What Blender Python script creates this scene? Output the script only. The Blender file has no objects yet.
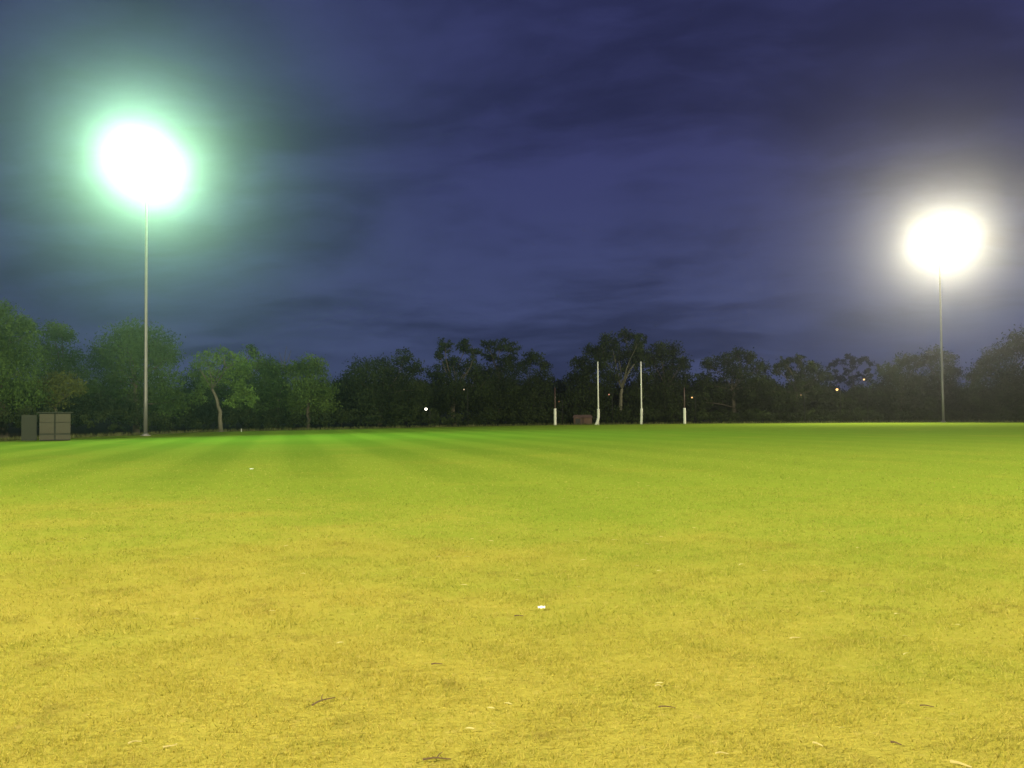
import bpy, math, random
import numpy as np
from mathutils import Matrix, Vector

random.seed(7); RNG = np.random.default_rng(7)
S = bpy.context.scene
COL = S.collection
PI = math.pi

# ------------------------------------------------------------------ camera
F = 910.0
CAM = Vector((0, 0, 1.6))
pitch = math.atan(30.6 / F); roll = 0.0095
fw = Vector((0, math.cos(pitch), math.sin(pitch)))
r0 = Vector((1, 0, 0)); u0 = Vector((0, -math.sin(pitch), math.cos(pitch)))
rt = r0 * math.cos(roll) - u0 * math.sin(roll)
up = u0 * math.cos(roll) + r0 * math.sin(roll)
cd = bpy.data.cameras.new('camera'); cam = bpy.data.objects.new('camera', cd); COL.objects.link(cam)
m = Matrix.Identity(4)
for i in range(3):
    m[i][0] = rt[i]; m[i][1] = up[i]; m[i][2] = -fw[i]; m[i][3] = CAM[i]
cam.matrix_world = m
cd.sensor_width = 36; cd.lens = 36 * F / 1024; cd.clip_end = 5000; cd.clip_start = 0.05
S.camera = cam

def at(px, py, Y):
    """point seen at photo pixel (px, py) at depth Y"""
    d = fw + rt * ((px - 512) / F) + up * ((384 - py) / F)
    return CAM + d * (Y / d.y)
def on_ground(px, py, z=0.0):
    d = fw + rt * ((px - 512) / F) + up * ((384 - py) / F)
    return CAM + d * ((z - CAM.z) / d.z)
EDGE = [(-260, 40), (0, 66), (145, 85), (200, 99), (300, 106), (400, 116), (450, 122), (554, 133), (700, 133), (943, 123), (1024, 113), (1280, 85)]
def edge(px):
    return float(np.interp(px, [e[0] for e in EDGE], [e[1] for e in EDGE]))

# ------------------------------------------------------------------ helpers
class MB:
    def __init__(s): s.v = []; s.f = []
    def add(s, vs, fs):
        o = len(s.v); s.v += [tuple(v) for v in vs]; s.f += [tuple(i + o for i in f) for f in fs]
    def box(s, c, d):
        x, y, z = c; a, b, h = d[0] / 2, d[1] / 2, d[2] / 2
        s.add([(x + i * a, y + j * b, z + k * h) for k in (-1, 1) for i, j in ((-1, -1), (1, -1), (1, 1), (-1, 1))],
              [(3, 2, 1, 0), (4, 5, 6, 7), (0, 1, 5, 4), (1, 2, 6, 5), (2, 3, 7, 6), (3, 0, 4, 7)])
    def tube(s, pts, rad, n=8, cap=True):
        pts = [Vector(p) for p in pts]; base = len(s.v)
        for i, p in enumerate(pts):
            t = (pts[min(i + 1, len(pts) - 1)] - pts[max(i - 1, 0)])
            t = t.normalized() if t.length > 1e-9 else Vector((0, 0, 1))
            a = t.cross(Vector((0.31, 0.95, 0.05))).normalized(); b = t.cross(a)
            for k in range(n):
                q = p + (a * math.cos(2 * PI * k / n) + b * math.sin(2 * PI * k / n)) * rad[i]
                s.v.append(tuple(q))
        for i in range(len(pts) - 1):
            for k in range(n):
                s.f.append((base + i * n + k, base + i * n + (k + 1) % n, base + (i + 1) * n + (k + 1) % n, base + (i + 1) * n + k))
        if cap:
            s.f.append(tuple(base + k for k in range(n))[::-1])
            s.f.append(tuple(base + (len(pts) - 1) * n + k for k in range(n)))
    def build(s, name, mat, parent=None, smooth=False):
        me = bpy.data.meshes.new(name); me.from_pydata(s.v, [], s.f); me.update()
        if smooth: me.polygons.foreach_set('use_smooth', [True] * len(me.polygons))
        me.materials.append(mat)
        o = bpy.data.objects.new(name, me); COL.objects.link(o)
        if parent: o.parent = parent
        return o

def np_mesh(name, verts, nper, mat, parent=None):
    """verts (n*nper,3): n separate polygons of nper corners"""
    verts = np.asarray(verts, dtype=np.float32); nv = len(verts); npoly = nv // nper
    me = bpy.data.meshes.new(name)
    me.vertices.add(nv); me.vertices.foreach_set('co', verts.ravel())
    me.loops.add(nv); me.loops.foreach_set('vertex_index', np.arange(nv, dtype=np.int32))
    me.polygons.add(npoly); me.polygons.foreach_set('loop_start', np.arange(0, nv, nper, dtype=np.int32))
    me.update(calc_edges=True); me.validate()
    me.materials.append(mat)
    o = bpy.data.objects.new(name, me); COL.objects.link(o)
    if parent: o.parent = parent
    return o

def empty(name, loc, label=None, cat=None, group=None, rz=0):
    o = bpy.data.objects.new(name, None); COL.objects.link(o); o.location = loc; o.rotation_euler.z = rz
    o.empty_display_size = 0.5
    if label: tag(o, label, cat, group)
    return o
def tag(o, label=None, cat=None, group=None, kind=None):
    if label: o['label'] = label
    if cat: o['category'] = cat
    if group: o['group'] = group
    if kind: o['kind'] = kind
    return o

def mat(name):
    M = bpy.data.materials.new(name); M.use_nodes = True
    nt = M.node_tree; nt.nodes.clear()
    out = nt.nodes.new('ShaderNodeOutputMaterial')
    return M, nt, out
def N(nt, typ, **kw):
    n = nt.nodes.new(typ)
    for k, v in kw.items():
        if k.startswith('_'): setattr(n, k[1:], v)
        else: n.inputs[k.replace('__', ' ')].default_value = v
    return n
def math_node(nt, op, a, b=None, clamp=False):
    n = nt.nodes.new('ShaderNodeMath'); n.operation = op; n.use_clamp = clamp
    for i, x in enumerate((a, b)):
        if x is None: continue
        if isinstance(x, (int, float)): n.inputs[i].default_value = x
        else: nt.links.new(x, n.inputs[i])
    return n.outputs[0]
def mixc(nt, fac, a, b, blend='MIX'):
    n = nt.nodes.new('ShaderNodeMix'); n.data_type = 'RGBA'; n.blend_type = blend
    for sock, x in ((n.inputs[0], fac), (n.inputs[6], a), (n.inputs[7], b)):
        if isinstance(x, (int, float)): sock.default_value = x
        elif isinstance(x, tuple): sock.default_value = (*x, 1)
        else: nt.links.new(x, sock)
    return n.outputs[2]
def smooth(nt, x, a, b):
    n = nt.nodes.new('ShaderNodeMapRange'); n.interpolation_type = 'SMOOTHSTEP'
    nt.links.new(x, n.inputs[0]); n.inputs[1].default_value = a; n.inputs[2].default_value = b
    return n.outputs[0]
def noise(nt, vec, scale, detail=3, rough=0.55, stretch=None):
    if stretch:
        mp = nt.nodes.new('ShaderNodeMapping'); mp.inputs['Scale'].default_value = stretch
        nt.links.new(vec, mp.inputs[0]); vec = mp.outputs[0]
    n = N(nt, 'ShaderNodeTexNoise', Scale=scale, Detail=detail, Roughness=rough)
    nt.links.new(vec, n.inputs['Vector'])
    return n.outputs['Fac']

def plain(name, col, rough=0.7, metallic=0.0, var=0.25, scale=6.0, bump=0.0):
    M, nt, out = mat(name)
    b = N(nt, 'ShaderNodeBsdfPrincipled', Roughness=rough, Metallic=metallic)
    g = nt.nodes.new('ShaderNodeTexCoord')
    f = noise(nt, g.outputs['Object'], scale, 5, 0.6)
    dark = tuple(c * (1 - var) for c in col); lite = tuple(min(1, c * (1 + var)) for c in col)
    nt.links.new(mixc(nt, f, dark, lite), b.inputs['Base Color'])
    if bump:
        bp = N(nt, 'ShaderNodeBump', Strength=bump, Distance=0.02); nt.links.new(f, bp.inputs['Height'])
        nt.links.new(bp.outputs[0], b.inputs['Normal'])
    nt.links.new(b.outputs[0], out.inputs['Surface'])
    return M
def glow(name, col, strength):
    M, nt, out = mat(name)
    e = N(nt, 'ShaderNodeEmission', Color=(*col, 1), Strength=strength)
    nt.links.new(e.outputs[0], out.inputs['Surface'])
    M.cycles.emission_sampling = 'NONE'
    return M

# ------------------------------------------------------------------ grass
DRY = (0.445, 0.38, 0.070); STRAW = (0.60, 0.47, 0.15); GREEN = (0.175, 0.315, 0.026); DEEP = (0.13, 0.20, 0.02)
def grass_colour(nt):
    g = nt.nodes.new('ShaderNodeNewGeometry'); P = g.outputs['Position']
    sep = nt.nodes.new('ShaderNodeSeparateXYZ'); nt.links.new(P, sep.inputs[0])
    X, Y = sep.outputs[0], sep.outputs[1]
    big = noise(nt, P, 0.10, 3, 0.55)
    mid = noise(nt, P, 0.55, 4, 0.6)
    fine = noise(nt, P, 5.0, 4, 0.65)
    # the worn, dry margin of the oval gives way to greener turf towards the middle, in patches
    d = math_node(nt, 'ADD', Y, math_node(nt, 'MULTIPLY', math_node(nt, 'SUBTRACT', big, 0.5), 26.0))
    d = math_node(nt, 'ADD', d, math_node(nt, 'MULTIPLY', math_node(nt, 'SUBTRACT', mid, 0.5), 16.0))
    d = math_node(nt, 'ADD', d, math_node(nt, 'MULTIPLY', X, 0.22))
    wet = math_node(nt, 'ADD', math_node(nt, 'MULTIPLY', smooth(nt, d, 2, 19), 0.66),
                    math_node(nt, 'MULTIPLY', smooth(nt, d, 18, 75), 0.20))
    base = mixc(nt, wet, DRY, GREEN)
    # thin yellow patches further out, dark tufts
    patch = smooth(nt, noise(nt, P, 0.22, 5, 0.62), 0.50, 0.72)
    base = mixc(nt, math_node(nt, 'MULTIPLY', patch, 0.30), base, (0.40, 0.36, 0.055))
    tuft = smooth(nt, fine, 0.50, 0.78)
    base = mixc(nt, math_node(nt, 'MULTIPLY', tuft, 0.25), base, DEEP)
    strw = smooth(nt, noise(nt, P, 11.0, 3, 0.6), 0.56, 0.75)
    base = mixc(nt, math_node(nt, 'MULTIPLY', strw, math_node(nt, 'SUBTRACT', 0.40, math_node(nt, 'MULTIPLY', wet, 0.36))), base, STRAW)
    # thin worn spots where soil and thatch show
    worn = smooth(nt, noise(nt, P, 1.7, 5, 0.68), 0.54, 0.70)
    worn = math_node(nt, 'MULTIPLY', worn, math_node(nt, 'SUBTRACT', 0.42, math_node(nt, 'MULTIPLY', wet, 0.30)))
    base = mixc(nt, worn, base, (0.21, 0.165, 0.040))
    # mowing bands
    sw = math_node(nt, 'ADD', math_node(nt, 'MULTIPLY', X, 0.88), math_node(nt, 'MULTIPLY', Y, 0.22))
    band = math_node(nt, 'SINE', math_node(nt, 'MULTIPLY', sw, 1.9))
    sw2 = math_node(nt, 'ADD', math_node(nt, 'MULTIPLY', Y, 0.62), math_node(nt, 'MULTIPLY', X, -0.18))
    band2 = math_node(nt, 'SINE', math_node(nt, 'MULTIPLY', sw2, 0.55))
    bands = math_node(nt, 'ADD', math_node(nt, 'MULTIPLY', smooth(nt, band, -0.7, 0.7), 0.22), math_node(nt, 'MULTIPLY', smooth(nt, band2, -0.6, 0.6), 0.07))
    bands = math_node(nt, 'MULTIPLY', bands, math_node(nt, 'ADD', 0.35, math_node(nt, 'MULTIPLY', smooth(nt, X, 12, -6), 0.75)))
    bands = math_node(nt, 'MULTIPLY', bands, smooth(nt, d, 9, 32))
    base = mixc(nt, bands, base, (0.065, 0.165, 0.010))
    return P, base, fine, mid
def grass_mat():
    M, nt, out = mat('mown_grass')
    P, base, fine, mid = grass_colour(nt)
    # forest floor under and beyond the trees
    g = nt.nodes.new('ShaderNodeAttribute'); g.attribute_name = 'bush_floor'
    litter = mixc(nt, noise(nt, P, 0.8, 5, 0.7), (0.035, 0.030, 0.018), (0.10, 0.085, 0.045))
    base = mixc(nt, g.outputs['Fac'], base, litter)
    b = N(nt, 'ShaderNodeBsdfPrincipled', Roughness=0.9); b.inputs['Specular IOR Level'].default_value = 0.0
    nt.links.new(base, b.inputs['Base Color'])
    h = math_node(nt, 'ADD', noise(nt, P, 30.0, 4, 0.7), math_node(nt, 'MULTIPLY', noise(nt, P, 4.0, 4, 0.6), 2.0))
    bp = N(nt, 'ShaderNodeBump', Strength=0.7, Distance=0.035); nt.links.new(h, bp.inputs['Height'])
    nt.links.new(bp.outputs[0], b.inputs['Normal'])
    nt.links.new(b.outputs[0], out.inputs['Surface'])
    return M
def blade_mat():
    M, nt, out = mat('grass_blades')
    P, base, fine, mid = grass_colour(nt)
    gi = nt.nodes.new('ShaderNodeNewGeometry')
    r = gi.outputs['Random Per Island']
    base = mixc(nt, smooth(nt, r, 0.62, 0.80), base, mixc(nt, 0.30, base, (0.66, 0.52, 0.19)))
    base = mixc(nt, smooth(nt, r, 0.30, 0.05), base, mixc(nt, 0.55, base, (0.16, 0.20, 0.03)))
    d = N(nt, 'ShaderNodeBsdfDiffuse'); t = N(nt, 'ShaderNodeBsdfTranslucent')
    nt.links.new(base, d.inputs[0]); nt.links.new(base, t.inputs[0])
    mx = N(nt, 'ShaderNodeMixShader', Fac=0.38)
    nt.links.new(d.outputs[0], mx.inputs[1]); nt.links.new(t.outputs[0], mx.inputs[2])
    nt.links.new(mx.outputs[0], out.inputs['Surface'])
    return M

def ground_z(x, y):
    far = max(0.0, math.hypot(x * 0.8, y) - 175)
    und = 0.0
    return min(9.5, far * far / (far + 160) * 0.055) + und

# ground sheet
xs = np.unique(np.concatenate([np.linspace(-620, -150, 24), np.linspace(-150, 150, 61), np.linspace(150, 620, 24)]))
ys = np.unique(np.concatenate([np.linspace(-180, -20, 9), np.linspace(-20, 180, 61), np.linspace(180, 700, 28)]))
V = []; Fc = []; att = []
for y in ys:
    for x in xs:
        V.append((x, y, ground_z(x, y)))
        if y > 1:
            px = 512 + F * x / y
            px = max(-260, min(1280, px))
            e = edge(px) + 1.0
            a = (y - e) / 4.0
        else:
            a = (abs(x) - 120) / 8
        att.append(max(0.0, min(1.0, a)))
nx = len(xs)
for j in range(len(ys) - 1):
    for i in range(nx - 1):
        Fc.append((j * nx + i, j * nx + i + 1, (j + 1) * nx + i + 1, (j + 1) * nx + i))
gm = bpy.data.meshes.new('ground'); gm.from_pydata(V, [], Fc)
at_ = gm.attributes.new('bush_floor', 'FLOAT', 'POINT'); at_.data.foreach_set('value', att)
gm.polygons.foreach_set('use_smooth', [True] * len(gm.polygons))
gm.materials.append(grass_mat())
ground = bpy.data.objects.new('ground', gm); COL.objects.link(ground)
tag(ground, 'mown grass of the sports oval, dry yellow in front and greener beyond', None, None, 'structure')

# short grass blades standing on the near part of the oval
def blades():
    parts = []
    for r1, r2, dens, hgt, wid in ((3.0, 7, 3600, 0.026, 0.0034), (7, 12, 1700, 0.028, 0.0048), (12, 20, 560, 0.028, 0.0075), (20, 55, 130, 0.030, 0.013)):
        n = int(0.5 * (r2 * r2 - r1 * r1) * 1.62 * dens)
        r = np.sqrt(RNG.uniform(r1 * r1, r2 * r2, n)); a = RNG.uniform(-0.81, 0.81, n)
        x, y = r * np.sin(a), r * np.cos(a)
        # clumping: keep more blades where a coarse field is high
        k = 0.5 + 0.25 * np.sin(x * 5.1 + 1.7 * np.sin(y * 3.3)) + 0.25 * np.sin(y * 6.3 + 1.9 * np.sin(x * 4.1 + 1))
        keep = RNG.uniform(0, 1, n) < (0.6 + 0.4 * k) * np.clip((56 - r) / 40, 0, 1) ** 1.5
        x, y, k = x[keep], y[keep], k[keep]; n = len(x)
        h = hgt * RNG.uniform(0.45, 1.25, n) * (0.7 + 0.5 * k); w = wid * RNG.uniform(0.6, 1.3, n)
        az = RNG.uniform(0, 2 * PI, n); lean = RNG.uniform(0.1, 1.35, n) * h * 1.2; la = RNG.uniform(0, 2 * PI, n)
        z0 = np.full(n, -0.003)
        p = np.zeros((n, 3, 3))
        p[:, 0] = np.stack([x - w * np.cos(az), y - w * np.sin(az), z0], 1)
        p[:, 1] = np.stack([x + w * np.cos(az), y + w * np.sin(az), z0], 1)
        p[:, 2] = np.stack([x + lean * np.cos(la), y + lean * np.sin(la), h], 1)
        parts.append(p.reshape(-1, 3))
    return np.concatenate(parts)
gb = np_mesh('grass', blades(), 3, blade_mat())
tag(gb, 'short dry grass blades across the near part of the oval', 'grass', None, 'stuff')

# ------------------------------------------------------------------ foliage and trees
def leaf_mat(name, a, b, tr=0.3):
    M, nt, out = mat(name)
    g = nt.nodes.new('ShaderNodeNewGeometry')
    c = mixc(nt, g.outputs['Random Per Island'], a, b)
    f = noise(nt, g.outputs['Position'], 0.45, 3, 0.6)
    c = mixc(nt, smooth(nt, f, 0.35, 0.7), c, tuple(x * 1.5 for x in b))
    d = N(nt, 'ShaderNodeBsdfDiffuse'); t = N(nt, 'ShaderNodeBsdfTranslucent')
    nt.links.new(c, d.inputs[0]); nt.links.new(c, t.inputs[0])
    mx = N(nt, 'ShaderNodeMixShader', Fac=tr)
    nt.links.new(d.outputs[0], mx.inputs[1]); nt.links.new(t.outputs[0], mx.inputs[2])
    nt.links.new(mx.outputs[0], out.inputs['Surface'])
    return M
LEAF = {
    'dark': leaf_mat('dark_gum_leaves', (0.017, 0.026, 0.009), (0.037, 0.052, 0.019)),
    'mid': leaf_mat('green_gum_leaves', (0.034, 0.070, 0.014), (0.072, 0.125, 0.028)),
    'bright': leaf_mat('fresh_green_leaves', (0.05, 0.095, 0.020), (0.095, 0.15, 0.036), 0.4),
    'fresh': leaf_mat('bright_green_leaves', (0.08, 0.155, 0.028), (0.14, 0.23, 0.05), 0.4),
    'olive': leaf_mat('olive_green_leaves', (0.075, 0.10, 0.020), (0.13, 0.15, 0.035), 0.35),
}
BARK = plain('grey_bark', (0.09, 0.075, 0.055), 0.9, 0, 0.45, 3.0, 0.5)
PALE = plain('pale_gum_bark', (0.13, 0.12, 0.085), 0.85, 0, 0.35, 2.0, 0.3)

def leaf_quads(C, sg, size):
    """C (n,3) leaf centres -> rhombic leaf sprays, random orientation"""
    n = len(C)
    d = RNG.normal(0, 1, (n, 3)); d[:, 2] -= 0.5; d /= np.linalg.norm(d, axis=1, keepdims=True)
    q = RNG.normal(0, 1, (n, 3)); q -= (q * d).sum(1, keepdims=True) * d; q /= np.linalg.norm(q, axis=1, keepdims=True)
    L = (size * RNG.uniform(0.55, 1.25, n))[:, None]; W = L * RNG.uniform(0.28, 0.5, n)[:, None]
    v = np.zeros((n, 4, 3))
    v[:, 0] = C - d * L * 0.5; v[:, 1] = C + q * W * 0.5; v[:, 2] = C + d * L * 0.5; v[:, 3] = C - q * W * 0.5
    return v.reshape(-1, 3)

def lobe_leaves(lobes, Y, dens=3.0, leaf_px=2.9, open_=0.0):
    """lobes in (centre point, radius metres, radius pixels)"""
    out = []
    for c, r, rp in lobes:
        n = max(30, int(dens * rp * rp))
        nc = max(5, n // 22)
        dirs = RNG.normal(0, 1, (nc, 3)); dirs /= np.linalg.norm(dirs, axis=1, keepdims=True)
        rad = RNG.uniform(0, 1, nc) ** 0.45
        cc = np.array(c) + dirs * rad[:, None] * np.array([r, r * 0.95, r * 0.86]) * 0.92
        which = RNG.integers(0, nc, n)
        sp = r * (0.17 + 0.10 * RNG.uniform(0, 1, nc))[which][:, None] * (1 - 0.25 * open_)
        out.append(leaf_quads(cc[which] + RNG.normal(0, 1, (n, 3)) * sp * np.array([1, 1, 0.7]), None, leaf_px / F * Y))
    return np.concatenate(out)

def limb(mb, a, b, ra, rb, bend=0.12, n=5, sides=6):
    a = Vector(a); b = Vector(b); L = (b - a).length
    off = Vector((random.uniform(-1, 1), random.uniform(-1, 1), random.uniform(-0.1, 0.5))) * L * bend
    pts, rad = [], []
    for i in range(n + 1):
        t = i / n
        p = a.lerp(b, t) + off * math.sin(PI * t) + Vector((random.uniform(-1, 1), random.uniform(-1, 1), 0)) * ra * 0.35 * (0 < i < n)
        pts.append(p); rad.append(ra + (rb - ra) * t)
    mb.tube(pts, rad, sides)
    return pts

def tree(label, base_px, Y, kind, lobes, bark=BARK, dens=6.0, trunk_top=None, twigs=(), open_=0.0, name='gum_tree', rad=None, depth_spread=0.7):
    b = at(base_px, 400, Y); bx = b.x; bz = ground_z(bx, Y)
    root = empty(name, (bx, Y, bz), label, 'tree', 'trees around the oval')
    base = Vector((bx, Y, bz))
    L = []
    for px, py, rp in lobes:
        rp = rp * 1.14; r = rp / F * Y
        p = at(px, py, Y); y2 = Y + random.uniform(-depth_spread, depth_spread) * r
        p = at(px, py, y2)
        if p.z - r * 0.7 < bz: p.z = bz + r * 0.7
        L.append((tuple(p - base), r, rp))
    H = max(c[2] + r for c, r, _ in L)
    tr = MB(); R = rad or max(0.12, H * 0.026)
    if trunk_top: tt = at(*trunk_top, Y) - base
    else:
        mx = sum(c[0] for c, r, _ in L) / len(L); tt = Vector((mx * 0.5, 0, H * 0.42))
    tr.tube([(0, 0, -0.15), (0, 0, 0.12)], [R * 1.7, R * 1.25], 8)
    tpts = limb(tr, (0, 0, 0.1), tt, R * 1.2, R * 0.72, 0.07, 7, 8)
    for c, r, rp in L:
        cv = Vector(c)
        if bark is PALE and (cv.z < tt.z * 1.15 or abs(cv.x - tt.x) > 0.75 * (cv.z - tt.z)): continue
        low = max(2, min(len(tpts) - 1, int(len(tpts) * min(1.0, cv.z / max(tt.z, 0.1)) - 1)))
        st = tpts[-1] if cv.z > tt.z else tpts[low]
        rr = max(0.05, R * 0.42 * min(1.0, 0.5 + r / 6))
        ends = limb(tr, st, cv, rr, rr * 0.35, 0.14, 5, 6)
        for k in range(4):
            dv = Vector((random.gauss(0, 1), random.gauss(0, 1), random.gauss(0.4, 0.8))).normalized()
            limb(tr, ends[-2 if k % 2 else -1], cv + dv * r * 0.75, rr * 0.35, rr * 0.1, 0.15, 3, 4)
    for p0, p1 in twigs:
        tw = 0.05 if bark is BARK else 0.075
        yo = Y - (0.0 if bark is BARK else 0.9)
        limb(tr, at(*p0, yo if p0 != trunk_top else Y) - base, at(*p1, yo) - base, tw, tw * 0.4, 0.06, 5, 5)
    tr.build('trunk', bark, root, True)
    np_mesh('crown', lobe_leaves(L, Y, dens, open_=open_), 4, LEAF[kind], root)
    return root

def E(px, off): return edge(px) + off
tree('tall dark gum at the left end of the tree line, left of the grey shed', 5, E(5, 12), 'mid',
     [(0, 314, 15), (18, 324, 13), (28, 332, 11), (5, 345, 26), (-25, 335, 34), (22, 360, 20), (0, 382, 28), (-35, 380, 34), (25, 395, 20)])
tree('gum with a ragged narrow top rising behind the grey shed', 58, E(58, 17), 'mid',
     [(52, 332, 11), (62, 338, 12), (48, 350, 14), (70, 358, 12), (78, 371, 12), (52, 374, 18), (85, 388, 12)])
tree('low yellowish-green bushy tree right above the grey shed', 62, E(62, 6), 'olive',
     [(45, 386, 13), (64, 383, 14), (77, 390, 9), (32, 392, 13), (58, 397, 12), (20, 400, 13)], name='bushy_tree')
tree('big round-topped tree behind the green-lit floodlight pole', 136, E(136, 11), 'mid',
     [(137, 336, 18), (120, 345, 20), (155, 345, 20), (102, 358, 15), (168, 357, 13), (135, 364, 26), (110, 380, 20), (160, 384, 20), (135, 402, 24), (98, 402, 18), (172, 402, 16)])
tree('light green tree with a bare pale trunk, right of the left floodlight pole', 221, E(221, 1.0), 'fresh',
     [(207, 362, 14), (225, 357, 12), (240, 362, 12), (195, 371, 11), (214, 377, 12), (247, 371, 9), (233, 379, 10), (203, 384, 9), (240, 390, 11), (232, 402, 9), (198, 396, 9), (250, 402, 9)], PALE, 3.4, (212, 389), twigs=[((212, 389), (219, 380)), ((219, 380), (226, 367)), ((226, 367), (224, 356)), ((226, 369), (236, 362)), ((212, 389), (205, 377)), ((205, 377), (199, 368))], open_=0.5, rad=0.2)
tree('dark tree standing close behind the light green tree', 246, E(246, 14), 'mid',
     [(252, 351, 7), (262, 366, 13), (237, 374, 18), (200, 386, 20), (245, 395, 24), (272, 381, 14), (192, 405, 16), (265, 408, 16)])
tree('low tree with bare twigs poking out of its top', 278, E(278, 10), 'mid',
     [(275, 369, 10), (287, 367, 7), (270, 386, 16), (286, 398, 18), (270, 410, 15)],
     twigs=[((285, 372), (287, 346)), ((282, 372), (279, 352)), ((287, 362), (291, 350))])
tree('rounded mid-green tree just left of the sky gap', 308, E(308, 7), 'bright',
     [(308, 365, 12), (318, 369, 10), (298, 372, 11), (325, 389, 12), (305, 388, 17), (320, 405, 15), (298, 409, 14)])
tree('small dark tree low in the gap beside the rounded tree', 340, E(340, 16), 'dark', [(338, 390, 9), (345, 400, 10), (336, 408, 12)])
tree('broad dark tree with a knob on its top, above the white lamp', 380, E(380, 9), 'dark',
     [(364, 373, 16), (384, 370, 14), (403, 357, 9), (416, 368, 9), (352, 385, 14), (400, 380, 18), (375, 394, 25), (420, 390, 14), (402, 405, 16), (355, 408, 15)])
tree('open-crowned gum with tufted twin tops, right of the white lamp', 455, E(455, 11), 'dark',
     [(445, 345, 8), (440, 354, 7), (466, 347, 9), (474, 353, 7), (452, 364, 11), (470, 369, 12), (438, 374, 11), (450, 390, 20), (476, 392, 18), (436, 404, 14)], open_=0.7)
tree('open-crowned gum with see-through top in the middle of the tree line', 498, E(498, 13), 'dark',
     [(488, 345, 7), (500, 345, 8), (512, 350, 8), (490, 357, 8), (508, 361, 10), (485, 375, 13), (505, 380, 17), (500, 400, 21)], open_=0.7)
tree('gum with a small pointed dome, left of the left behind post', 534, E(534, 9), 'dark',
     [(532, 360, 10), (545, 365, 7), (523, 367, 9), (540, 380, 13), (525, 390, 15), (546, 399, 13), (530, 408, 17)])
tree('low dark tree at the sky dip behind the left behind post', 562, E(562, 15), 'dark', [(561, 391, 9), (566, 403, 12), (554, 406, 12)])
tree('tallest spreading gum with pale forked trunk behind the goal posts', 622, E(622, 8), 'dark',
     [(625, 336, 8), (610, 342, 10), (640, 341, 8), (595, 352, 10), (579, 362, 9), (572, 378, 9), (600, 365, 13), (618, 356, 11), (640, 358, 11), (585, 385, 15), (604, 391, 11), (643, 378, 11), (575, 402, 13), (598, 405, 11), (628, 368, 10), (610, 376, 10), (586, 372, 11), (634, 350, 10), (636, 395, 11), (604, 350, 9)],
     PALE, 6.5, (622, 389), twigs=[((622, 389), (627, 376)), ((627, 376), (634, 364)), ((622, 389), (612, 374)), ((612, 374), (606, 362))], open_=0.4, rad=0.3)
tree('dense domed tree behind the right behind post', 667, E(667, 11), 'dark',
     [(660, 352, 11), (672, 351, 10), (682, 362, 9), (650, 360, 9), (668, 372, 17), (684, 380, 9), (655, 392, 17), (678, 395, 15), (665, 408, 17), (640, 405, 12)])
tree('wide dark tree right of the right behind post', 733, E(733, 9), 'dark',
     [(738, 354, 8), (725, 360, 9), (750, 358, 8), (710, 366, 9), (760, 368, 9), (735, 372, 15), (705, 382, 11), (755, 388, 15), (725, 395, 17), (700, 403, 13), (745, 408, 15)])
tree('gum with holes of sky through its crown, left of the orange lamps', 797, E(797, 10), 'dark',
     [(785, 363, 8), (800, 361, 7), (813, 366, 8), (823, 376, 9), (777, 370, 7), (806, 373, 8), (789, 374, 7), (797, 382, 9), (773, 391, 12), (815, 392, 12), (792, 404, 17)], open_=0.5)
tree('thin feathery tree far off, seen above the orange lamps', 855, 215, 'dark',
     [(850, 359, 6), (862, 358, 6), (872, 363, 5), (840, 363, 6), (855, 365, 7), (831, 366, 5), (866, 369, 5), (846, 370, 5), (857, 374, 5), (836, 373, 4), (880, 368, 5), (850, 379, 7), (866, 377, 7), (838, 379, 7), (826, 375, 5)], dens=4.0, open_=0.9, rad=0.2)
tree('low dark tree under the two orange lamps', 848, E(848, 11), 'dark', [(832, 397, 11), (846, 402, 11), (860, 394, 11), (874, 396, 12), (850, 410, 13)])
tree('rounded tree left of the right floodlight pole', 900, E(900, 8), 'dark',
     [(905, 362, 10), (890, 372, 11), (917, 363, 8), (900, 385, 17), (880, 388, 11), (918, 385, 16), (900, 405, 19)])
tree('rounded tree directly behind the right floodlight pole', 940, E(940, 12), 'dark',
     [(935, 356, 10), (948, 360, 8), (926, 362, 7), (955, 372, 9), (940, 380, 17), (956, 395, 15), (935, 405, 17)])
tree('large dark tree rising at the right end of the tree line', 1004, E(1004, 10), 'dark',
     [(1020, 346, 15), (1042, 340, 20), (1000, 355, 13), (985, 365, 11), (975, 378, 11), (1005, 380, 21), (980, 395, 17), (1030, 385, 24), (1000, 408, 19), (1045, 400, 22)])

# undergrowth along the foot of the trees (uncountable) and a wood beyond
def mass(px0, px1, step, off, top, rp, dens):
    L = []
    px = px0
    while px < px1:
        o = random.uniform(*off); Y = edge(px) + o
        base_py = 384
        tp = random.uniform(*top); r = random.uniform(*rp)
        p = at(px, tp, Y); p.z = max(p.z, r / F * Y * 0.5)
        L.append((tuple(p), r / F * Y, r, Y))
        px += random.uniform(0.6, 1.4) * step
    return L
def mass_mesh(L, dens, leaf_px=3.4):
    return np.concatenate([lobe_leaves([(c, r, rp)], Y, dens, leaf_px) for c, r, rp, Y in L])
ug = mass(-180, 1200, 5.0, (4, 9), (414, 424), (6, 11), 3) + mass(-180, 1200, 6.0, (9, 18), (402, 414), (9, 14), 3)
u = np_mesh('undergrowth', mass_mesh(ug, 2.6), 4, LEAF['dark'])
tag(u, 'dark scrubby undergrowth along the foot of the trees', 'undergrowth', None, 'stuff')
wd = mass(300, 815, 7.0, (26, 34), (384, 394), (10, 14), 3) + mass(-150, 1180, 7.0, (28, 36), (396, 406), (10, 15), 3) + mass(-150, 1180, 8.0, (36, 44), (390, 400), (8, 13), 3)
w = np_mesh('woods', mass_mesh(wd, 2.6), 4, LEAF['dark'])
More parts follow.
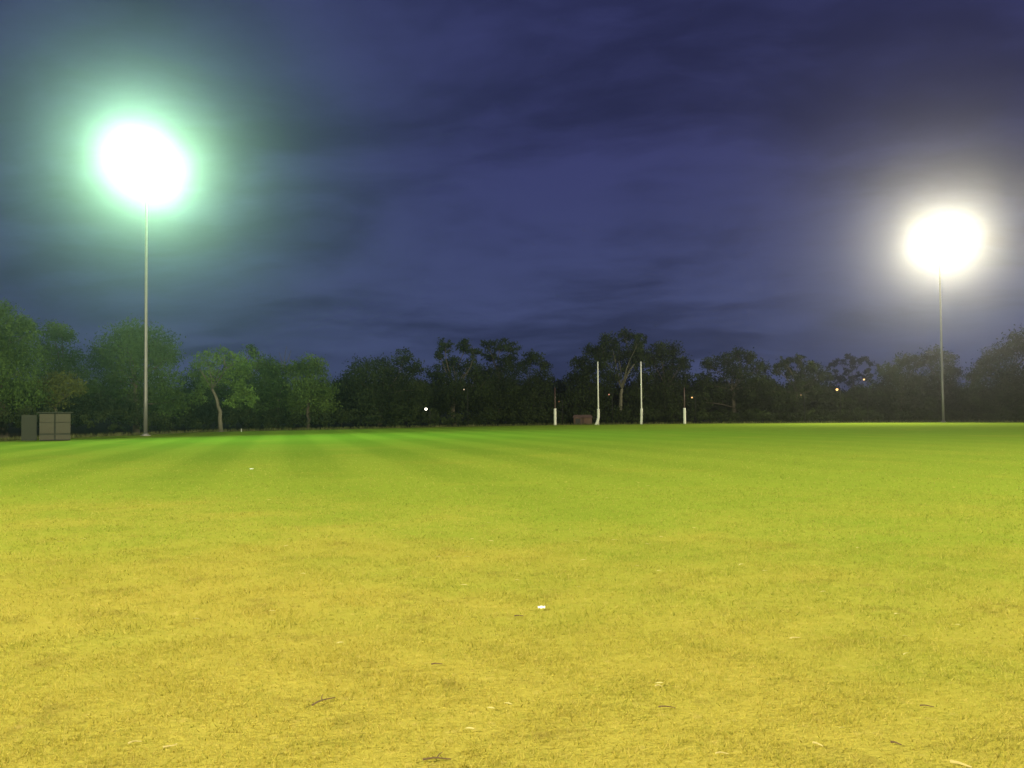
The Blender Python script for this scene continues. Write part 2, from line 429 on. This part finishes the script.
tag(w, 'dark wood beyond the front row of trees', 'woods', None, 'stuff')

# rough unmown grass fringe at the boundary
def fringe():
    n = 9000
    px = RNG.uniform(-150, 1180, n); out = np.zeros((n, 3, 3))
    for i in range(n):
        Y = edge(px[i]) + RNG.normal(2.2, 0.9); p = at(px[i], 420, Y)
        h = RNG.uniform(0.12, 0.42); wv = RNG.uniform(0.02, 0.05); a = RNG.uniform(0, PI)
        dx, dy = math.cos(a) * wv, math.sin(a) * wv
        out[i] = [(p.x - dx, Y - dy, -0.02), (p.x + dx, Y + dy, -0.02), (p.x + RNG.normal(0, 0.1), Y + RNG.normal(0, 0.1), h)]
    return out.reshape(-1, 3)
FR = leaf_mat('rough_grass', (0.05, 0.075, 0.02), (0.13, 0.14, 0.05))
fr = np_mesh('rough_grass', fringe(), 3, FR)
tag(fr, 'rough unmown grass along the far boundary of the oval', 'long grass', None, 'stuff')

# ------------------------------------------------------------------ goal posts
CREAM = plain('cream_padding', (0.78, 0.78, 0.70), 0.6, 0, 0.08, 4.0)
WHITE = plain('white_post_paint', (0.74, 0.74, 0.68), 0.45, 0, 0.10, 3.0)
RUST = plain('dark_red_post_paint', (0.05, 0.022, 0.015), 0.5, 0, 0.3, 3.0)
CONC = plain('concrete', (0.32, 0.31, 0.29), 0.9, 0, 0.2, 5.0, 0.3)
STEEL = plain('galvanised_steel', (0.19, 0.19, 0.185), 0.45, 0.35, 0.2, 2.0)
def post(name, label, cat, px, py, top_py, pad_py, mt, bend):
    p = on_ground(px, py); Y = p.y
    H = at(px, top_py, Y).z; hp = at(px, pad_py, Y).z
    root = empty(name, (p.x, Y, 0), label, cat, 'posts of the far goal')
    a = MB(); a.tube([(0, 0, -0.3), (0, 0, hp - 0.2), (0, 0, H * 0.6), (0, 0, H)], [0.10, 0.10, 0.095, 0.085], 14)
    a.build('pole', mt, root, True)
    c = MB(); c.tube([(0, 0, H), (0, 0, H + 0.03), (0, 0, H + 0.06)], [0.088, 0.088, 0.04], 14); c.build('cap', mt, root, True)
    s = MB(); k = 10
    pts = [(bend * (1 - min(1, i / k * 1.9)) ** 1.5, 0, 0.02 + (hp - 0.02) * i / k) for i in range(k + 1)]
    pts = [pts[0]] + pts + [pts[-1]]
    s.tube(pts, [0.13] + [0.185 + 0.008 * math.sin(i * 1.9) for i in range(k + 1)] + [0.13], 18)
    s.build('padding', CREAM, root, True)
    for q in (0.3, 0.55, 0.8):
        b = MB(); z = hp * q; x = bend * (1 - min(1, q * 1.9)) ** 1.5 if q < 0.52 else 0
        b.tube([(x, 0, z - 0.02), (x, 0, z + 0.02)], [0.196, 0.196], 18); b.build('strap', WHITE, root)
    return root
post('goal_post', 'tall white goal post with crooked padding, left of the taller pair', 'goal post', 598.5, 425, 362, 409, WHITE, -0.36)
post('goal_post', 'tall white goal post with straight padding, right of the taller pair', 'goal post', 641.7, 424.5, 362, 408.5, WHITE, -0.06)
post('behind_post', 'short post with pale padding beside the reddish hut', 'behind post', 555.2, 425.4, 388, 408.5, RUST, 0)
post('behind_post', 'short post with pale padding at the right end of the posts', 'behind post', 684.7, 424.2, 388, 408, RUST, 0)

# ------------------------------------------------------------------ floodlight towers
HOUSE = plain('floodlight_housing', (0.16, 0.16, 0.16), 0.5, 0.4, 0.2, 4.0)
def tower(label, x, y, H, col, beams, aim, pole_r=(0.175, 0.10), n=3, spot=(168, 1.0)):
    aim = Vector(aim); yaw = math.atan2(-(aim.x - x), aim.y - y)
    root = empty('floodlight_tower', (x, y, 0), label, 'floodlight', 'floodlight towers of the oval', yaw)
    f = MB(); f.box((0, 0, 0.0), (0.7, 0.7, 0.10)); f.build('footing', CONC, root)
    fl = MB(); fl.tube([(0, 0, 0.04), (0, 0, 0.18)], [0.30, 0.30], 16); fl.build('base_plate', STEEL, root)
    p = MB(); k = 8
    p.tube([(0, 0, 0.18 + (H - 0.18) * i / k) for i in range(k + 1)], [pole_r[0] + (pole_r[1] - pole_r[0]) * i / k for i in range(k + 1)], 16)
    p.build('pole', STEEL, root, True)
    hb = MB(); hb.box((0, -pole_r[0] - 0.03, 1.1), (0.2, 0.06, 0.55)); hb.build('access_door', STEEL, root)
    for z in (H - 0.15, H - 1.15):
        c = MB(); c.box((0, 0.17, z), (3.0, 0.1, 0.12)); c.build('crossarm', STEEL, root)
    LENS = glow('lit_floodlight_glass', col, 60)
    down = math.radians(28)
    for z in (H - 0.15, H - 1.15):
        for i in range(n):
            xx = (i - (n - 1) / 2) * 1.25
            h = MB(); M = Matrix.Translation((xx, 0.5, z + 0.02)) @ Matrix.Rotation(-down, 4, 'X')
            ring = [(0.10, -0.30), (0.20, -0.24), (0.30, -0.06), (0.33, 0.06), (0.33, 0.10)]
            vs = []; K = 16
            for rr, yy in ring:
                for q in range(K):
                    vs.append(M @ Vector((rr * math.cos(2 * PI * q / K), yy, rr * math.sin(2 * PI * q / K))))
            fs = [(a * K + q, a * K + (q + 1) % K, (a + 1) * K + (q + 1) % K, (a + 1) * K + q) for a in range(len(ring) - 1) for q in range(K)]
            fs.append(tuple(range(K))[::-1]); h.add(vs, fs)
            h.box((xx, 0.24, z), (0.08, 0.10, 0.10))
            fo = h.build('floodlight', HOUSE, root, False)
            l = MB(); l.add([M @ Vector((0.31 * math.cos(2 * PI * q / K), 0.085, 0.31 * math.sin(2 * PI * q / K))) for q in range(K)], [tuple(range(K))])
            l.build('lens', LENS, fo)
    for power_, turn, tilt, dx, dz in beams:
        ld = bpy.data.lights.new('floodlight_beam', 'SPOT'); ld.energy = PW * power_; ld.color = col; ld.shadow_soft_size = 0.25
        ld.spot_size = math.radians(spot[0]); ld.spot_blend = spot[1]
        lo = bpy.data.objects.new('floodlight_beam', ld); COL.objects.link(lo); lo.parent = root
        lo.location = (dx, 0.70, H - 0.65 + dz); lo.rotation_euler = (math.radians(90 - tilt), 0, math.radians(turn))
    return root
pl = on_ground(145.5, 435.8); pr = on_ground(943.5, 422.3)
HL = at(146, 168, pl.y).z; HR = at(941.5, 243, pr.y).z
print('towers', pl, HL, pr, HR)
GREENISH = (0.52, 1.0, 0.55); WARM = (1.0, 0.90, 0.62); YELLOW = (1.0, 0.92, 0.60)
PW = 92000
tower('tall floodlight pole at left with a greenish glare', pl.x, pl.y, HL + 0.65, GREENISH, [(0.46, 0, -3, 1.6, 0.75), (0.38, 0, -3, 0.5, 0.0), (0.32, 0, -3, -0.7, -1.0), (0.38, 78, 1, 0.0, 0.0)], (8, 40, 0))
tower('tall floodlight pole at right with a warm white glare', pr.x, pr.y, HR + 0.65, WARM, [(0.34, 0, 13, -1.9, 0.1), (0.30, 0, 13, -0.6, 0.0), (0.62, -60, 20, 0.4, -0.2)], (8, 40, 0))
tower('tall floodlight pole beside the near left boundary, outside the view', -40, -22, 25.5, YELLOW, [(3.3, 0, 2, 0, 0)], (10, 60, 0))
tower('tall floodlight pole beside the near right boundary, outside the view', 52, -6, 25.5, YELLOW, [(3.3, 0, 2, 0, 0)], (8, 40, 0))

# ------------------------------------------------------------------ lamps among the trees
def lamp(label, px, py, Y, col, st, r, post_mat):
    p = at(px, py, Y); gz = ground_z(p.x, Y); h = p.z - gz
    root = empty('street_lamp', (p.x + 0.5, Y + 0.1, gz), label, 'street lamp', 'lamps glowing among the trees')
    a = MB(); a.tube([(0, 0, -0.1), (0, 0, h * 0.6), (0, 0, h + 0.18)], [0.05, 0.042, 0.035], 8); a.build('pole', post_mat, root, True)
    b = MB(); b.tube([(0, 0, h + 0.15), (-0.25, 0, h + r * 0.9 + 0.06), (-0.5, 0, h + r * 0.9 + 0.08)], [0.035, 0.03, 0.03], 6); b.build('arm', post_mat, root, True)
    c = MB(); c.tube([(-0.5, -0.1, h + r * 0.9 + 0.12), (-0.5, -0.1, h + r * 0.75)], [r * 0.5, r * 1.15], 10); c.build('lamp_hood', post_mat, root)
    d = MB(); K = 6
    d.tube([(-0.5, -0.1, h + r * math.cos(PI * i / K)) for i in range(K + 1)], [max(0.01, r * math.sin(PI * i / K)) for i in range(K + 1)], 12)
    d.build('globe', glow('lamp_globe', col, st), root, True)
DARKM = plain('dark_lamp_metal', (0.015, 0.015, 0.014), 0.6, 0.3, 0.2)
OR = (1.0, 0.55, 0.18)
lamp('white lamp glowing in front of the broad dark tree', 426, 409, edge(426) + 2, (1, 0.95, 0.8), 6, 0.17, DARKM)
lamp('faint tiny lamp left of the open-crowned gums', 464, 389.5, edge(464) + 3, (1, 0.75, 0.5), 1.0, 0.08, DARKM)
lamp('faint reddish lamp between the two goal posts', 609, 394.5, edge(609) + 3, (1, 0.45, 0.28), 0.8, 0.10, DARKM)
lamp('faint reddish lamp just right of the left behind post', 559, 401.5, edge(559) + 3, (1, 0.4, 0.15), 0.3, 0.09, DARKM)
lamp('orange lamp just right of the right behind post', 692, 397.5, edge(692) + 3, (1, 0.6, 0.2), 1.6, 0.12, DARKM)
lamp('small dim lamp in front of the gum with sky holes', 801, 395, edge(801) + 3, (1, 0.65, 0.3), 0.5, 0.10, DARKM)
lamp('brightest orange lamp on the right, above the low tree', 837, 389.5, edge(837) + 5, OR, 3.2, 0.17, DARKM)
lamp('smaller orange lamp highest on the right beside the rounded tree', 864, 379.5, edge(864) + 7, (1, 0.6, 0.25), 2.2, 0.14, DARKM)

# ------------------------------------------------------------------ shed on the left, brick hut, marker
SIDE = plain('shade_toned_weathered_boards', (0.022, 0.027, 0.018), 0.85, 0, 0.25, 3.0, 0.3)  # board colour darkened to carry the shade lying on the shed
PANEL = plain('shade_toned_beige_panels', (0.048, 0.046, 0.030), 0.75, 0, 0.18, 1.5, 0.2)  # beige taken down dark: the shade over the panels is in this colour
p0 = at(40, 400, 66.5); p1 = at(69, 400, 66.5); sw_ = p1.x - p0.x
sh = empty('shed', (p0.x + sw_ / 2, 66.6, 0), 'grey-beige two-panelled shed under the trees at the left edge', 'shed', None, 0.46)
zt = at(55, 413, 66.5).z
a = MB(); a.box((0, 0.76, zt / 2), (sw_ - 0.1, 1.5, zt - 0.06)); a.build('body', SIDE, sh)
wv = sw_ / 2 - 0.09
for s_, w_ in ((-1, wv - 0.02), (1, wv)):
    d = MB(); d.box((s_ * (wv / 2 + 0.05), -0.03, zt * 0.62), (w_, 0.06, zt * 0.70)); d.build('door', PANEL, sh)
    d = MB(); d.box((s_ * (wv / 2 + 0.05), -0.02, zt * 0.125), (w_, 0.05, zt * 0.17)); d.build('kick_panel', PANEL, sh)
d = MB(); d.box((0, -0.045, zt * 0.66), (sw_ - 0.1, 0.03, 0.04)); d.build('rail', SIDE, sh)
d = MB(); d.box((0, 0.7, zt + 0.03), (sw_ + 0.25, 1.9, 0.07)); d.build('roof', SIDE, sh)
d = MB(); d.box((-sw_ / 2 - 0.62, 0.5, zt * 0.48), (1.0, 0.12, zt * 0.92)); d.build('side_screen', SIDE, sh)

def brick(name):
    M, nt, out = mat(name); b = N(nt, 'ShaderNodeBsdfPrincipled', Roughness=0.9)
    t = nt.nodes.new('ShaderNodeTexBrick'); tc = nt.nodes.new('ShaderNodeTexCoord')
    mp = nt.nodes.new('ShaderNodeMapping'); mp.inputs['Rotation'].default_value = (PI / 2, 0, 0)
    nt.links.new(tc.outputs['Object'], mp.inputs[0]); nt.links.new(mp.outputs[0], t.inputs['Vector'])
    t.inputs['Color1'].default_value = (0.12, 0.065, 0.042, 1); t.inputs['Color2'].default_value = (0.09, 0.05, 0.032, 1)
    t.inputs['Mortar'].default_value = (0.10, 0.09, 0.07, 1); t.inputs['Scale'].default_value = 4.0
    nt.links.new(t.outputs[0], b.inputs['Base Color']); nt.links.new(b.outputs[0], out.inputs['Surface'])
    return M
q = at(583, 424, edge(583) + 3.0); hz = at(583, 417, q.y).z
hut = empty('brick_hut', (q.x, q.y, 0), 'low reddish-brown brick hut behind the goal, left of the tall posts', 'hut')
a = MB(); a.box((0, 0.9, hz / 2 - 0.05), (2.7, 1.7, hz - 0.1)); a.build('wall', brick('red_brick'), hut)
a = MB(); a.add([(-1.5, -0.05, hz - 0.1), (1.5, -0.05, hz - 0.1), (1.5, 1.85, hz - 0.1), (-1.5, 1.85, hz - 0.1), (-1.3, 0.9, hz + 0.32), (1.3, 0.9, hz + 0.32)],
                [(3, 2, 1, 0), (0, 1, 5, 4), (2, 3, 4, 5), (0, 4, 3), (1, 2, 5)])
a.build('roof', plain('dark_tiles', (0.10, 0.06, 0.05), 0.8, 0, 0.3), hut)
a = MB(); a.box((-0.75, 0.03, hz * 0.42), (0.75, 0.06, hz * 0.7)); a.build('door', DARKM, hut)

mk = on_ground(240, 432)
r_ = empty('marker_post', (mk.x, mk.y + 0.5, 0), 'tiny pale marker post on the boundary right of the light green tree', 'marker')
a = MB(); a.tube([(0, 0, -0.1), (0, 0, 0.32)], [0.04, 0.035], 8); a.build('peg', CREAM, r_)
a = MB(); a.tube([(0, 0, 0.32), (0, 0, 0.36)], [0.055, 0.03], 8); a.build('cap', CREAM, r_)

# ------------------------------------------------------------------ litter on the grass
DRYLEAF = plain('pale_dry_leaf', (0.52, 0.46, 0.18), 0.7, 0, 0.3, 20)
BROWN = plain('brown_twig', (0.13, 0.085, 0.04), 0.9, 0, 0.3, 20)
STRAWM = plain('bleached_stick', (0.52, 0.44, 0.17), 0.85, 0, 0.2, 20)
PAPER = plain('white_paper', (0.85, 0.86, 0.86), 0.6, 0, 0.05, 20)
def leaf_mesh():
    mb = MB(); n = 8; vs = []; fs = []
    for i in range(n + 1):
        t = i / n; wv = 0.5 * math.sin(PI * t) ** 0.8 * (1 - 0.35 * t); y = 0.07 * math.sin(PI * t); z = 0.06 * math.sin(PI * t) + 0.04 * t
        for k, (a, dz) in enumerate(((-1, 0.05), (0, -0.02), (1, 0.06))):
            vs.append((t - 0.5, y + a * wv * 0.28, z + dz * wv * 2))
    for i in range(n):
        for k in range(2): fs.append((i * 3 + k, i * 3 + k + 1, i * 3 + k + 4, i * 3 + k + 3))
    mb.add(vs, fs)
    return mb
lf = leaf_mesh().build('fallen_leaf', DRYLEAF)
sol = lf.modifiers.new('thick', 'SOLIDIFY'); sol.thickness = 0.012
tag(lf, 'small pale dry leaf fallen on the grass', 'leaf', 'dry leaves scattered on the grass')
LEAVES = [(269, 500), (361, 509), (290, 539), (286, 546), (393, 530), (83, 539), (188, 558), (149, 505), (303, 574), (196, 619), (272, 611), (340, 643),
          (396, 570), (491, 541), (438, 557), (467, 557), (510, 551), (583, 560), (614, 540), (661, 537), (647, 544), (637, 566), (563, 499), (648, 486),
          (607, 498), (576, 541), (472, 539), (694, 528), (489, 523), (659, 571), (579, 587), (517, 580), (464, 585), (429, 578), (508, 704), (491, 708),
          (470, 729), (659, 683), (741, 565), (823, 592), (897, 614), (905, 636), (882, 638), (958, 625), (906, 654), (743, 621), (842, 728), (765, 571), (60, 542), (858, 548)]
for i, (px, py) in enumerate(LEAVES):
    o = lf if i == 0 else lf.copy()
    if i: COL.objects.link(o)
    p = on_ground(px, py, 0.022); dist = p.y
    s_ = min(0.13, (0.030 + 0.0033 * dist) * random.uniform(0.75, 1.2))
    o.location = (p.x, p.y, 0.022); o.scale = (s_, s_ * random.uniform(0.8, 1.3), s_ * random.uniform(0.7, 1.3))
    o.rotation_euler = (random.uniform(-0.3, 0.3), random.uniform(-0.1, 0.1), random.uniform(-0.6, 0.6) + random.choice((0, PI)))
def stick(name, label, cat, px, py, L, rz, mt, r=0.004, bend=0.12, group=None):
    p = on_ground(px, py, 0.024); mb = MB()
    pts = [((t - 0.5) * L, bend * L * math.sin(PI * t) + random.uniform(-1, 1) * r * 0.25, 0.002 * math.sin(5 * t)) for t in np.linspace(0, 1, 7)]
    mb.tube(pts, [r * (1.1 - 0.6 * i / 6) for i in range(7)], 6)
    if L > 0.09: mb.tube([pts[3], (0.02 * L + 0.05 * L, pts[3][1] + 0.10 * L, 0.012), (0.2 * L, pts[3][1] + 0.16 * L, 0.02)], [r * 0.7, r * 0.5, r * 0.3], 5)
    o = mb.build(name, mt); o.location = (p.x, p.y, 0.019); o.rotation_euler.z = rz
    return tag(o, label, cat, group)
TG = 'twigs lying on the grass'
stick('twig', 'longest brown twig lying on the near grass at left', 'twig', 324, 700, 0.17, 0.95, BROWN, 0.0055, 0.1, TG)
stick('twig', 'short dark twig beside the white paper scrap', 'twig', 519, 615, 0.07, 0.1, BROWN, 0.005, 0.1, TG)
stick('twig', 'dark twig on a thin patch in the middle of the grass', 'twig', 437, 663, 0.07, 0.1, BROWN, 0.005, 0.1, TG)
stick('twig', 'dark twig nearest the viewer at the bottom centre', 'twig', 437, 758, 0.13, 0.05, BROWN, 0.005, 0.1, TG)
stick('twig', 'dark twig right of centre on the near grass', 'twig', 667, 706, 0.09, -0.15, BROWN, 0.004, 0.1, TG)
stick('twig', 'dark twig farthest right on the near grass', 'twig', 927, 705, 0.07, -0.3, BROWN, 0.004, 0.1, TG)
stick('twig', 'tiny dark twig near the bleached stick at lower right', 'twig', 896, 742, 0.05, -0.7, BROWN, 0.005, 0.1, TG)
SG = 'bleached straws lying on the grass'
stick('straw_stem', 'pale curved straw at the lower left of the grass', 'straw', 135, 741, 0.06, 0.5, STRAWM, 0.0045, 0.2, SG)
stick('straw_stem', 'pale bent straw beside the curved one at lower left', 'straw', 170, 744, 0.07, 0.8, STRAWM, 0.0045, -0.25, SG)
stick('straw_stem', 'pale slanting straw above the flat straw at lower right', 'straw', 818, 743, 0.055, -0.9, STRAWM, 0.005, 0.05, SG)
stick('straw_stem', 'pale flat-lying straw at the bottom right of centre', 'straw', 722, 752, 0.06, -0.05, STRAWM, 0.004, 0.1, SG)
stick('stick', 'thick pale stick at the bottom right edge of the grass', 'stick', 961, 763, 0.09, -0.75, STRAWM, 0.007, 0.05)
stick('straw_stem', 'pale straw on greener grass right of centre', 'straw', 795, 637, 0.08, 0.35, STRAWM, 0.005, 0.1, SG)
stick('straw_stem', 'curled straw loop right of centre on the near grass', 'straw', 659, 685, 0.045, 0.0, STRAWM, 0.004, 0.35, SG)
def scrap(label, px, py, L, W):
    p = on_ground(px, py, 0.024); mb = MB(); n = 6; vs = []; fs = []
    for i in range(n + 1):
        for j in range(4):
            vs.append(((i / n - 0.5) * L + random.uniform(-1, 1) * L * 0.03, (j / 3 - 0.5) * W, 0.010 + 0.003 * math.sin(i * 1.7 + j) + 0.004 * j))
    for i in range(n):
        for j in range(3): fs.append((i * 4 + j, (i + 1) * 4 + j, (i + 1) * 4 + j + 1, i * 4 + j + 1))
    mb.add(vs, fs); o = mb.build('paper_scrap', PAPER); o.location = (p.x, p.y, 0.016)
    s2 = o.modifiers.new('thick', 'SOLIDIFY'); s2.thickness = 0.002
    tag(o, label, 'litter', 'white scraps on the grass')
scrap('bright white paper scrap in the middle of the grass', 541.5, 608, 0.06, 0.03)
scrap('white paper scrap far out on the grass at left', 251.5, 469, 0.11, 0.10)

# ------------------------------------------------------------------ haze volume, added to give the floodlights their lens bloom
hb = MB(); hb.box((0, 260, 15.5), (1300, 930, 33.0))
HZ, nt, out = mat('haze'); HZ.cycles.volume_sampling = 'EQUIANGULAR'
pv = nt.nodes.new('ShaderNodeVolumePrincipled')
pv.inputs['Color'].default_value = (0.92, 0.96, 1.0, 1); pv.inputs['Density'].default_value = 0.0007; pv.inputs['Anisotropy'].default_value = 0.937
nt.links.new(pv.outputs[0], out.inputs['Volume'])
hz_o = hb.build('haze', HZ); tag(hz_o, 'added haze volume standing in for lens bloom around the floodlights', None, None, 'stuff')

# ------------------------------------------------------------------ sky, dusk light
W = bpy.data.worlds.new('World'); S.world = W; W.use_nodes = True; W.cycles.sampling_method = 'NONE'
nt = W.node_tree; nt.nodes.clear()
out = nt.nodes.new('ShaderNodeOutputWorld'); bg = nt.nodes.new('ShaderNodeBackground')
sky = nt.nodes.new('ShaderNodeTexSky'); sky.sky_type = 'NISHITA'; sky.sun_disc = False
SUN_EL, SUN_ROT = math.radians(-3.0), math.radians(35)
sky.sun_elevation = SUN_EL; sky.sun_rotation = SUN_ROT; sky.air_density = 1.0; sky.dust_density = 0.6; sky.ozone_density = 4.0
tc = nt.nodes.new('ShaderNodeTexCoord'); sp = nt.nodes.new('ShaderNodeSeparateXYZ'); nt.links.new(tc.outputs['Generated'], sp.inputs[0])
zc = math_node(nt, 'ADD', math_node(nt, 'MAXIMUM', sp.outputs[2], 0.0), 0.22)
cb = nt.nodes.new('ShaderNodeCombineXYZ')
nt.links.new(math_node(nt, 'DIVIDE', sp.outputs[0], zc), cb.inputs[0]); nt.links.new(math_node(nt, 'DIVIDE', sp.outputs[1], zc), cb.inputs[1])
wp = N(nt, 'ShaderNodeTexNoise', Scale=1.4, Detail=3.0); nt.links.new(cb.outputs[0], wp.inputs['Vector'])
wv = nt.nodes.new('ShaderNodeVectorMath'); wv.operation = 'SCALE'; wv.inputs['Scale'].default_value = 0.40; nt.links.new(wp.outputs['Color'], wv.inputs[0])
wa = nt.nodes.new('ShaderNodeVectorMath'); wa.operation = 'ADD'; nt.links.new(cb.outputs[0], wa.inputs[0]); nt.links.new(wv.outputs[0], wa.inputs[1])
rot = nt.nodes.new('ShaderNodeMapping'); rot.inputs['Rotation'].default_value = (0, 0, 0.18); rot.inputs['Location'].default_value = (8.3, 5.2, 0); nt.links.new(wa.outputs[0], rot.inputs[0])
n1 = noise(nt, rot.outputs[0], 1.1, 6, 0.52, (0.75, 1.1, 1.0)); n2 = noise(nt, rot.outputs[0], 3.6, 5, 0.6, (0.75, 1.2, 1.0))
cl = math_node(nt, 'ADD', math_node(nt, 'MULTIPLY', n1, 0.62), math_node(nt, 'MULTIPLY', n2, 0.38))
cf = smooth(nt, cl, 0.38, 0.62)
tint = mixc(nt, cf, (0.52, 0.53, 0.55), (1.28, 1.26, 1.20))
# thick evening cloud: the sky's light filtered through an even deck
low = smooth(nt, sp.outputs[2], 0.30, 0.02)
deck = mixc(nt, 0.80, sky.outputs[0], mixc(nt, low, (0.255, 0.29, 1.05), (0.37, 0.50, 1.28)))
colr = mixc(nt, 1.0, deck, tint, 'MULTIPLY')
nt.links.new(colr, bg.inputs['Color']); bg.inputs['Strength'].default_value = 0.14
nt.links.new(bg.outputs[0], out.inputs['Surface'])
sd = bpy.data.lights.new('sun', 'SUN'); sd.energy = 0.03; sd.angle = math.radians(60); sd.color = (0.6, 0.65, 1.0)
so = bpy.data.objects.new('sun', sd); COL.objects.link(so); so.rotation_euler = (math.radians(75), 0, -SUN_ROT + PI)

# ------------------------------------------------------------------ render settings
S.view_settings.view_transform = 'Standard'; S.view_settings.look = 'None'; S.view_settings.exposure = 0; S.view_settings.gamma = 1
S.render.engine = 'CYCLES'
c = S.cycles
c.max_bounces = 5; c.diffuse_bounces = 2; c.glossy_bounces = 1; c.transmission_bounces = 2; c.volume_bounces = 0; c.transparent_max_bounces = 4
c.use_denoising = True
c.sample_clamp_indirect = 4
